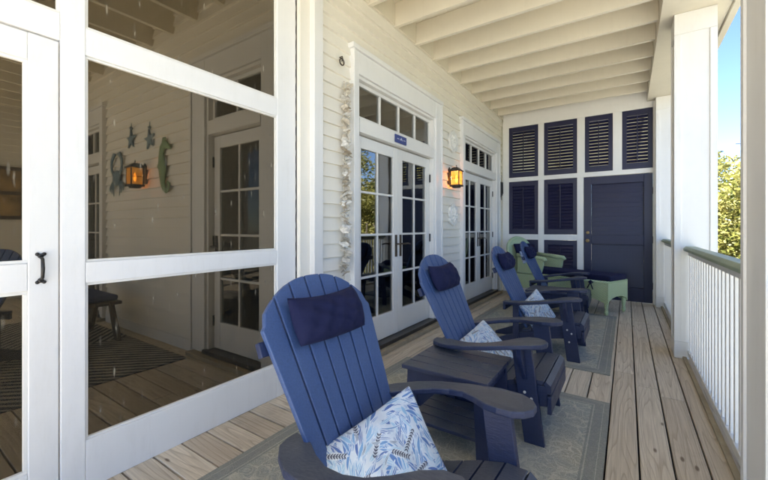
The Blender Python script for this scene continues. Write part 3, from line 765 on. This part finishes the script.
def pillowmat():
    m, nt, out = newmat('leaf_print_cotton'); at = N(nt, 'ShaderNodeAttribute', attribute_name='print')
    v = coords(nt); w = noise(nt, v, 420, 2); b = noise(nt, v, 11, 3)
    c = mix(nt, .10, at.outputs['Color'], mix(nt, w, (.2,.2,.2), (1,1,1)))
    p = principled(nt, out, c, .85, bumpn(nt, mth(nt, 'ADD', mth(nt, 'MULTIPLY', w, .06), b), .35, .008), .2); return m
PILLM = pillowmat(); PG = 'leaf print pillows on the blue chairs'
def make_pillow(W, H, D, n, seed):
    m = MB(); gl = {}; img = leaf_image(n+1, seed); cols = []
    for side in (0, 1):
        for i in range(n+1):
            for j in range(n+1):
                if side and (i in (0, n) or j in (0, n)): gl[1,i,j] = gl[0,i,j]; continue
                a, b = -1+2*i/n, -1+2*j/n
                f = (max(0, 1-a*a)**.42)*(max(0, 1-b*b)**.42)
                x = a*W*(1-.05*(1-b*b))*(1-.03*abs(a*b)**6); y = b*H*(1-.05*(1-a*a))*(1-.03*abs(a*b)**6); z = D*f*(1+.10*math.sin(3*a+1)*math.cos(2.5*b)) + .006*f*math.sin(8*a+6*b)*math.sin(5*a-3*b)
                gl[side,i,j] = m.bm.verts.new((x, y, z if side == 0 else -z*.8)); cols.append(img[j,i])
    for side in (0, 1):
        for i in range(n):
            for j in range(n):
                q = (gl[side,i,j], gl[side,i+1,j], gl[side,i+1,j+1], gl[side,i,j+1]); m.bm.faces.new(q if side == 0 else q[::-1])
    m.bm.verts.index_update()
    o = m.build('throw_pillow', PILLM, smooth=True)
    at = o.data.color_attributes.new('print', 'FLOAT_COLOR', 'POINT')
    arr = np.ones((len(cols), 4)); arr[:, :3] = np.array(cols); at.data.foreach_set('color', arr.ravel()); return o
PW, PH = .215, .20
pil = make_pillow(PW, PH, .062, 280, 5); small = make_pillow(PW, PH, .062, 110, 8)
def place_pillow(o, c, Lp, Tp, Rp, label, grp=PG, over=1.35):
    c = Vector(c); Lp, Tp, Rp = (c+Vector(p) for p in (Lp, Tp, Rp)); Rp = Tp+(Rp-Tp)*over; Bp = Lp+Rp-Tp
    cen = (Lp+Rp)/2; ux = (Tp-Lp)/2; vy = (Tp-Rp)/2; nz = ux.cross(vy).normalized()
    if nz.x < 0: nz = -nz
    M = Matrix((ux/PW, vy/PH, nz)).transposed()
    if M.determinant() < 0: o.data.flip_normals()
    o.data.transform(M.to_4x4()); o.location = cen; tag(o, label, 'pillow', grp)
p2 = small.copy(); p2.data = small.data.copy(); COL.objects.link(p2)
o = small.copy(); o.data = small.data.copy(); COL.objects.link(o); others = [small, o]
place_pillow(pil, (-.68,1.14,0), (-.24,-.19,.455), (-.074,.18,.598), (.10,.13,.375), 'blue and white leaf print pillow on the nearest blue chair')
place_pillow(others[0], (-.76,2.50,0), (-.22,-.17,.455), (-.135,.17,.565), (.10,.08,.385), 'leaf print pillow on the second blue chair', over=1.1)
place_pillow(others[1], (-.73,4.05,0), (-.20,-.18,.44), (-.08,.10,.60), (.10,.04,.37), 'leaf print pillow on the third blue chair', over=1.15)

# ------------------------------------------------------------------ wicker chaise
AN = math.atan2(-.40, .915)
wc = empty('wicker_lounge', (-.115, 6.23, 0), AN, label='pale green wicker chaise lounge with navy cushion by the end wall', cat='lounge chair')
def arch(m, ax, a, b, off, thick, zt=.46, zb=.20, n=12):
    pts = [(a, zb-.03), (a, zt), (b, zt), (b, zb-.03)]
    for i in range(1, n): f = i/n; pts.append((b+(a-b)*f, zb-.03+.09*math.sin(PI*f)**.5))
    if ax == 'x': m.prism([(p, off, z) for p, z in pts], (0, thick, 0))
    else: m.prism([(off, p, z) for p, z in pts], (thick, 0, 0))
m = MB(); LN = 1.50
arch(m, 'x', -LN, -.02, -.285, .03); arch(m, 'x', -LN, -.02, .255, .03); arch(m, 'y', -.284, .284, -.019, .03); arch(m, 'y', -.25, .25, -LN, .03)
m.box(-LN+.03, -.02, -.254, .254, .40, .455)
m.build('wicker_base', WICKER, wc, bevel=.004)
m = MB(); m.tube([(-LN, -.27, .47), (0, -.27, .47), (.0, .27, .47), (-LN, .27, .47)], .022, 8); m.build('rim', WICKER, wc, smooth=True)
for x in (-.03, -LN+.05):
    for y in (-.25, .25):
        m = MB(); m.lathe([(.012, 0), (.024, .02), (.028, .05), (.018, .09), (.026, .13), (.03, .17), (.03, .24)], (x, y, 0), 12); m.build('leg', WICKER, wc, smooth=True)
for y in (-.29, .25):
    m = MB(); m.prism([(-LN+.02, y, .47), (-1.04, y, .47), (-1.00, y, .60), (-.98, y, .72), (-1.04, y, .735), (-LN+.02, y, .76)], (0, .04, 0))
    a = m.build('arm', WICKER, wc, bevel=.006)
    m = MB(); m.tube([(-LN, y+.02, .77), (-1.12, y+.02, .745), (-.98, y+.02, .735), (-.96, y+.02, .70)], .035, 10); m.build('arm_roll', WICKER, a, smooth=True)
m = MB(); pts = []
for i in range(19):
    a = PI*i/18; pts.append((-.33*math.cos(a)*-1, .76+.30*math.sin(a)**.8))
pts = [(.28, .45)] + pts[::-1][::-1] + [(-.28, .45)] if False else [(-.28,.45), (.28,.45)] + [(.33*math.cos(PI*i/18), .76+.30*math.sin(PI*i/18)**.8) for i in range(19)]
m.prism([(-LN-.02-(z-.45)*.28, y, z) for y, z in pts], (-.045, 0, 0)); m.build('wicker_back', WICKER, wc, bevel=.008)
m = MB(); m.tube([(-LN-.04-(z-.45)*.28, y, z) for y, z in pts[1:]+[pts[0]]], .03, 8); m.build('back_rim', WICKER, wc, smooth=True)
m = MB(); m.box(-LN+.06, .015, -.245, .245, .482, .565); m.build('seat_cushion', NAVYFAB, wc, bevel=.025, seg=4)
m = MB(); m.prism([(-LN+.03, -.23, .57), (-LN+.12, -.23, .57), (-LN-.08, -.23, .96), (-LN-.13, -.23, .96)], (0, .46, 0)); m.build('back_cushion', NAVYFAB, wc, bevel=.025, seg=4)
m = MB()
for s in ((.0, .46), (.02, .36), (-.03, .34)): pass
m.tube([(-.22, -.295, .48), (-.215, -.305, .43), (-.19, -.30, .36)], .008, 6); m.tube([(-.22, -.295, .48), (-.24, -.31, .42), (-.27, -.30, .37)], .008, 6); m.tube([(-.25, -.30, .46), (-.22, -.312, .44), (-.19, -.30, .46), (-.22, -.30, .485), (-.25, -.30, .46)], .009, 6)
m.build('cushion_tie', NAVYFAB, wc)
M = Matrix.Translation((-1.45, 6.55, .74)) @ Matrix.Rotation(AN, 4, 'Z') @ Matrix.Rotation(R(70), 4, 'Y') @ Matrix.Rotation(R(90), 4, 'Z'); sc = Matrix.Diagonal((.55,.55,.6,1)); p2.matrix_world = M @ sc
tag(p2, 'small leaf print pillow on the green wicker lounge', 'pillow')

# ------------------------------------------------------------------ lanterns
def make_lantern(name, loc, rz, label):
    r = empty(name, loc, rz, label=label, cat='wall lantern', group='black lit wall lanterns'); r.scale = (.88,.88,.88)   # local +x points out of the wall
    m = MB(); m.prism([(-.005-.12, -.05, -.12), (-.125, .05, -.12), (-.125, .05, .10), (-.125, .0, .15), (-.125, -.05, .10)], (.015, 0, 0))
    m.tube([(-.11, 0, .09), (-.07, 0, .13), (-.03, 0, .135), (0, 0, .125)], .009, 8); m.tube([(.0, .016*math.sin(a), .155+.018*math.cos(a)) for a in [2*PI*k/10 for k in range(11)]], .004, 6); m.build('wall_bracket', BLACKM, r, bevel=.002)
    m = MB(); a = .068
    for sx in (-1, 1):
        for sy in (-1, 1): m.box(sx*a-.006, sx*a+.006, sy*a-.006, sy*a+.006, -.14, .07)
    m.box(-.082, .082, -.082, .082, -.165, -.14); m.box(-.05, .05, -.05, .05, -.185, -.166); m.box(-.086, .086, -.086, .086, .07, .085)
    for z in (-.04,):
        for s in (-1, 1): m.box(-a, a, s*a-.003, s*a+.003, z-.003, z+.003)
    b = [m.bm.verts.new((sx*.08, sy*.08, .086)) for sx, sy in ((-1,-1), (1,-1), (1,1), (-1,1))]; t = [m.bm.verts.new((sx*.025, sy*.025, .135)) for sx, sy in ((-1,-1), (1,-1), (1,1), (-1,1))]
    m.bm.faces.new(b[::-1]); m.bm.faces.new(t)
    for k in range(4): m.bm.faces.new((b[k], b[(k+1) % 4], t[(k+1) % 4], t[k]))
    m.build('cage', BLACKM, r, bevel=.001)
    for ax in (0, 1):
        for s in (-1, 1):
            m = MB()
            if ax: m.box(-a+.008, a-.008, s*a-.001, s*a+.001, -.137, .068)
            else: m.box(s*a-.001, s*a+.001, -a+.008, a-.008, -.137, .068)
            m.build('amber_pane', AMBERG, r)
    m = MB(); m.lathe([(.006, -.10), (.014, -.085), (.018, -.05), (.010, -.01), (.003, .015)], (0,0,0), 12); m.build('bulb', BULB, r, smooth=True)
    ld = bpy.data.lights.new('lantern_light', 'POINT'); ld.energy = LANT; ld.color = (1, .62, .25); ld.shadow_soft_size = .02
    lo = bpy.data.objects.new('lantern_light', ld); COL.objects.link(lo); lo.parent = r; lo.location = (.0, 0, -.03)
LANT = 3.6
mm, nt, out = newmat('amber_glass'); tr = N(nt, 'ShaderNodeBsdfTransparent'); tr.inputs[0].default_value = (1,.62,.22,1)
em = N(nt, 'ShaderNodeEmission', Strength=.24); L(nt, ramp(nt, noise(nt, coords(nt), 18, 3), [(.3, (1,.40,.05)), (.7, (1,.62,.16))]), em.inputs[0])
ms = N(nt, 'ShaderNodeMixShader'); ms.inputs[0].default_value = .5; L(nt, tr.outputs[0], ms.inputs[1]); L(nt, em.outputs[0], ms.inputs[2]); L(nt, ms.outputs[0], out.inputs[0]); AMBERG = mm
make_lantern('wall_lantern', (-1.958, 4.73, 1.96), 0, 'lit amber lantern on the clapboards between the two french doors')
make_lantern('wall_lantern', (-4.64, 1.858, 1.86), R(-90), 'lit amber lantern beside the seahorse in the screened room')

# ------------------------------------------------------------------ wall ornaments
def medallion(z, label):
    m = MB(); n = 48; ring = lambda r0, x, amp: [(x, (r0+amp*abs(math.cos(4*a)))*math.sin(a), (r0+amp*abs(math.cos(4*a)))*math.cos(a)) for a in [2*PI*k/n for k in range(n)]]
    m.prism(ring(.135, 0, .02), (.030, 0, 0)); m.prism(ring(.100, .0302, .012), (.012, 0, 0))
    for k in range(8):
        a = 2*PI*k/8; m.tube([(.040, .03*math.sin(a), .03*math.cos(a)), (.046, .065*math.sin(a), .065*math.cos(a)), (.040, .10*math.sin(a), .10*math.cos(a))], [.006,.014,.005], 8)
    m.lathe([(.024, 0), (.022, .012), (.008, .018)], (.041, 0, 0), 14, 'X')
    o = m.build('wall_medallion', MEDAL, bevel=.002); o.location = (WX+.001, 4.84, z); tag(o, label, 'wall ornament', 'white round wall medallions')
medallion(2.47, 'white scalloped round ornament on the wall above the lantern'); medallion(1.43, 'white scalloped round ornament on the wall below the lantern')

gar = empty('shell_garland', (WX+.03, 2.43, 2.52), label='long string of oyster shells hanging on clapboards left of the near french door', cat='shell garland')
m = MB(); m.tube([(0, 0, 0), (.004, .003, -.6), (0, 0, -1.72)], .003, 6); m.build('string', BEIGE, gar)
shm = []
for k in range(5):
    col = [(.68,.65,.59), (.52,.47,.39), (.78,.76,.72), (.40,.35,.28), (.64,.59,.50)][k]
    mt = paint('oyster_shell_%s' % 'abcde'[k], col, .6, .35, 40, .8, 60); m = MB(); rng = random.Random(k); n = 12; rr = [.028*(1+.35*rng.uniform(-1,1)) for _ in range(n)]
    b = m.bm.verts.new((0, 0, .010)); b2 = m.bm.verts.new((0, 0, .002)); ring = [m.bm.verts.new((rr[i]*1.25*math.cos(2*PI*i/n), rr[i]*math.sin(2*PI*i/n), rng.uniform(-.003,.003))) for i in range(n)]
    for i in range(n): m.bm.faces.new((b, ring[i], ring[(i+1) % n])); m.bm.faces.new((b2, ring[(i+1) % n], ring[i]))
    me = m.build('shell', mt, gar, smooth=False); shm.append(me)
cnt = 0
for k in range(96):
    z = -.03-1.66*k/96
    if k < 5: o = shm[k]
    else: o = shm[random.randrange(5)].copy(); COL.objects.link(o); o.parent = gar
    a = random.uniform(0, 2*PI); sc_ = random.uniform(.85, 1.45)
    o.location = (.018+random.uniform(-.008,.02), .026*math.cos(a), z); o.rotation_euler = (random.uniform(-1.1,1.1), random.uniform(-.8,.8), a); o.scale = (sc_,)*3
m = MB(); m.tube([(WX, 2.40, 2.72), (WX+.035, 2.40, 2.72), (WX+.04, 2.40, 2.70), (WX+.03, 2.40, 2.68)], .005, 6)
m.tube([(WX+.03, 2.40+.028*math.sin(a), 2.675+.028*math.cos(a)) for a in [2*PI*k/12 for k in range(13)]], .006, 6); tag(m.build('wall_hook', BRONZE, smooth=True), 'small rusty ring hook on clapboards above the shell garland', 'hook')

wchm = empty('wind_chime', (WX+.05, 7.12, 2.12), label='small dark metal chime hanging on the wall near the shutters', cat='wind chime')
m = MB(); m.tube([(-.05,0,.14), (0,0,.14), (0,0,0)], .004, 6); m.lathe([(.004, .02), (.03, 0), (.03, -.012), (.004, -.02)], (0,0,0), 12); m.build('hanger', BLACKM, wchm)
for k in range(5):
    a = 2*PI*k/5; m = MB(); m.tube([(.022*math.cos(a), .022*math.sin(a), -.01), (.026*math.cos(a), .026*math.sin(a), -.22-.03*k)], .008, 8); m.build('tube', BLACKM, wchm)

def orn(name, m, mat, loc, label, cat, group=None): o = m.build(name, mat, smooth=True); o.location = loc; tag(o, label, cat, group); return o
m = MB()
m.tube([(.135,0,.17), (.10,0,.185), (.05,0,.215), (.0,0,.225), (-.045,0,.19), (-.06,0,.12), (-.05,0,.04), (-.03,0,-.04), (-.035,0,-.12), (-.03,0,-.19), (.0,0,-.25), (.05,0,-.275), (.095,0,-.25), (.10,0,-.205), (.065,0,-.185), (.045,0,-.205)],
       [.012,.02,.04,.052,.048,.05,.066,.074,.06,.045,.036,.03,.026,.022,.018,.012], 12, (1,.35,1))
for k in range(3): m.tube([(-.02+.02*k,0,.26), (-.03+.03*k,0,.305)], [.018,.008], 6, (1,.5,1))
m.tube([(-.09,0,.06), (-.135,0,.0), (-.10,0,-.05)], [.01,.022,.01], 8, (1,.4,1))
orn('seahorse_ornament', m, GREENSH, (-4.15, CORN-.028, 1.92), 'green seahorse wall ornament right of the lantern in the screened room', 'wall ornament')
m = MB()
m.tube([(-.10,0,-.05), (-.05,0,-.03), (0,0,-.025), (.05,0,-.03), (.10,0,-.05)], [.04,.09,.10,.09,.04], 14, (1,.25,1))
for s in (-1, 1):
    m.tube([(s*.09,0,.02), (s*.15,0,.09), (s*.15,0,.19), (s*.09,0,.27), (s*.02,0,.27)], [.028,.026,.03,.034,.012], 8, (1,.4,1))
    for k in range(3): m.tube([(s*(.05+.035*k),0,-.08), (s*(.10+.05*k),0,-.15), (s*(.08+.055*k),0,-.25+.03*k)], [.02,.017,.008], 8, (1,.4,1))
orn('crab_ornament', m, BLUESH, (-5.36, CORN-.028, 1.90), 'blue grey crab wall ornament left of the lantern in the screened room', 'wall ornament')
for k, (x, z, lab) in enumerate([(-4.97, 2.31, 'blue starfish ornament hanging on the wall, left one above the lantern'), (-4.50, 2.25, 'blue starfish ornament hanging on the wall, right one above the lantern')]):
    m = MB(); pts = []
    for j in range(10):
        a = PI/2+2*PI*j/10+.15*k; r_ = .12 if j % 2 == 0 else .045; pts.append((r_*math.cos(a), 0, r_*math.sin(a)))
    m.prism(pts, (0, -.022, 0)); m.tube([(0, -.01, .11), (0, -.01, .20)], .005, 6); m.lathe([(.012, .12), (.022, .135), (.012, .15)], (0, -.01, 0), 10)
    o = m.build('starfish_ornament', BLUESH, bevel=.006); o.location = (x, CORN-.008, z); tag(o, lab, 'wall ornament', 'blue starfish ornaments')

# dark wooden bench with blue cushion inside the screened room
bn = empty('wooden_bench', (-5.05, 1.50, .01), 0, label='dark wooden bench with blue cushion on the striped rug', cat='bench')
m = MB()
for k in range(4): m.box(-.42, .42, -.24+.12*k, -.13+.12*k, .40, .435)
m.build('seat', DARKWD, bn, bevel=.006)
for s in (-1, 1):
    for t in (-1, 1): m = MB(); m.prism([(s*.20-.04, t*.2-.02, .40), (s*.20+.04, t*.2-.02, .40), (s*.40+.05, t*.2-.02, 0), (s*.40-.05, t*.2-.02, 0)], (0, .04, 0)); m.build('leg', DARKWD, bn, bevel=.005)
m = MB(); m.box(-.28, .28, -.02, .02, .17, .22); m.build('stretcher', DARKWD, bn, bevel=.004)
m = MB(); m.box(-.40, .36, -.22, .22, .437, .50); m.build('cushion', BLUEFAB, bn, bevel=.025, seg=4)

# ------------------------------------------------------------------ trees and cable outside
def crown_mesh(name, r, h, n, seed, mat):
    rng = random.Random(seed); m = MB(); tones = []
    cl = []
    for k in range(34):
        while True:
            p = Vector((rng.uniform(-1,1), rng.uniform(-1,1), rng.uniform(-1,1)))
            if .35 < p.length < 1: break
        cl.append((Vector((p.x*r, p.y*r, p.z*h/2)), rng.uniform(.22,.42)*r, rng.random()))
    for k in range(n):
        c, cr, tn = cl[rng.randrange(len(cl))]; d = Vector((rng.gauss(0,1), rng.gauss(0,1), rng.gauss(0,1))).normalized()*cr*rng.uniform(.45,1.08)**.7
        d.z *= .75; p = c+d; s = rng.uniform(.025,.085); a = Vector((rng.gauss(0,1), rng.gauss(0,1), rng.gauss(0,.6))).normalized(); b = a.orthogonal().normalized(); b = Matrix.Rotation(rng.uniform(0, 6.28), 3, a) @ b
        v = [m.bm.verts.new(p+a*s), m.bm.verts.new(p+b*s*.45), m.bm.verts.new(p-a*s), m.bm.verts.new(p-b*s*.45)]; m.bm.faces.new(v)
        tones.append(min(1, max(0, tn*.6+rng.random()*.45)))
    me = bpy.data.meshes.new(name); m.bm.to_mesh(me); m.bm.free(); me.materials.append(mat); at = me.attributes.new('tone', 'FLOAT', 'FACE'); at.data.foreach_set('value', tones); return me
crowns = [crown_mesh('crown', 2.3, 4.2, 26000, 1, LEAF), crown_mesh('crown', 2.0, 4.8, 26000, 2, LEAF), crown_mesh('crown', 2.5, 3.6, 24000, 3, LEAFD)]
def tree(x, y, top, kind, label, sc=1.0, bare=False):
    r = empty('tree', (x, y, -3.0), random.uniform(0, 6.28), label=label, cat='tree', group='trees beyond the railing')
    H = top+3.0; hh = [4.2, 4.8, 3.6][kind]*sc
    m = MB(); base = max(.5, H-hh*.75)
    m.tube([(0,0,-.1), (.08,.05,base*.5), (.0,.12,base), (.1,.05,H-hh*.3)], [.22*sc,.17*sc,.13*sc,.04], 10)
    for k in range(7):
        a = k*2.4; z0 = base*(.75+.05*k); m.tube([(.03,.08,z0), (.7*math.cos(a)*sc, .7*math.sin(a)*sc, z0+.9*sc), (1.5*math.cos(a)*sc, 1.5*math.sin(a)*sc, z0+1.7*sc)], [.08*sc,.05*sc,.02], 7)
    m.build('trunk', BARK, r, smooth=True)
    o = bpy.data.objects.new('crown', crowns[kind]); COL.objects.link(o); o.parent = r; o.location = (0, 0, H-hh/2); o.scale = (sc, sc, sc)
    return r
TR = [(4.2, 14.0, 3.1, 0, 1.2, 'lower yellow tree next to the middle column, seen just above the handrail'), (5.6, 13.2, 3.0, 0, 1.1, 'yellow green tree seen over the railing right of the middle column'), (2.6, 17.5, 3.9, 1, 1.2, 'leafy tree half hidden behind the middle column'), (8.8, 16.5, 5.6, 0, 1.6, 'rounded yellow green tree farther out past the railing'),
      (7.5, 9.5, 2.6, 2, 1.1, 'dark green tree just beyond the right picture edge'), (9.5, 5.5, 3.0, 1, 1.1, 'tall narrow tree reflected in the near french door'), (11.5, 12, 5.2, 0, 1.5, 'yellow green tree reflected low in the door glass'),
      (7.0, 3.0, 1.6, 0, .9, 'small yellow tree opposite the chairs'), (12, 1, 2.8, 2, 1.2, 'dark bushy tree opposite the near column'), (13, 20, 4.5, 1, 1.4, 'tall tree at the back of the garden'), (1.0, 26, 5.0, 2, 1.5, 'big dark tree far behind the end wall'),
      (8.4, 22, 7.0, 1, 1.7, 'tall yellow green tree behind the rounded one'), (13.5, 7.5, 5.0, 1, 1.5, 'tall tree reaching the sky in the door reflection'), (5.0, 21, 3.9, 0, 1.3, 'broad yellow tree in the second row past the railing')]
for (x, y, tp, kd, sc, lab) in TR: tree(x, y, tp, kd, lab, sc)
m = MB(); m.tube([(2, 11+.0, 3.1), (6, 12, 2.95), (14, 15, 3.2)], .008, 6); tag(m.build('power_cable', WIRE), 'thin overhead cable crossing the sky above the trees', 'cable')

# ------------------------------------------------------------------ light
SUN_EL, SUN_AZ = R(52), R(195)     # azimuth: direction towards the sun measured from +Y clockwise
w = bpy.data.worlds.new('World'); scene.world = w; w.use_nodes = True; nt = w.node_tree
bg = nt.nodes['Background']; sky = nt.nodes.new('ShaderNodeTexSky'); sky.sky_type = 'NISHITA'; sky.sun_disc = False
sky.sun_elevation = SUN_EL; sky.sun_rotation = SUN_AZ; sky.air_density = .85; sky.dust_density = 0; sky.ozone_density = 3.0; sky.altitude = 2500
nt.links.new(sky.outputs[0], bg.inputs[0]); bg.inputs[1].default_value = .065
sd = bpy.data.lights.new('sun', 'SUN'); sd.energy = 5.0; sd.angle = R(.5); sd.color = (1, .975, .94)
so = bpy.data.objects.new('sun', sd); COL.objects.link(so)
dirv = Vector((math.sin(SUN_AZ)*math.cos(SUN_EL), math.cos(SUN_AZ)*math.cos(SUN_EL), math.sin(SUN_EL)))
so.rotation_euler = dirv.to_track_quat('Z', 'Y').to_euler()

# ------------------------------------------------------------------ camera
cd = bpy.data.cameras.new('camera'); cam = bpy.data.objects.new('camera', cd); COL.objects.link(cam); scene.camera = cam
cd.sensor_width = 36; cd.lens = 363.6/768*36; cd.shift_y = -12.5/768; cd.clip_start = .02; cd.clip_end = 1500
cam.location = (0, 0, 1.25); cam.rotation_euler = (R(90), 0, math.atan(243/363.6))
vs = scene.view_settings; vs.view_transform = 'Standard'; vs.look = 'None'; vs.gamma = 1; vs.use_curve_mapping = False; vs.exposure = 2.92
scene.cycles.max_bounces = 12; scene.cycles.diffuse_bounces = 8; scene.cycles.transparent_max_bounces = 24
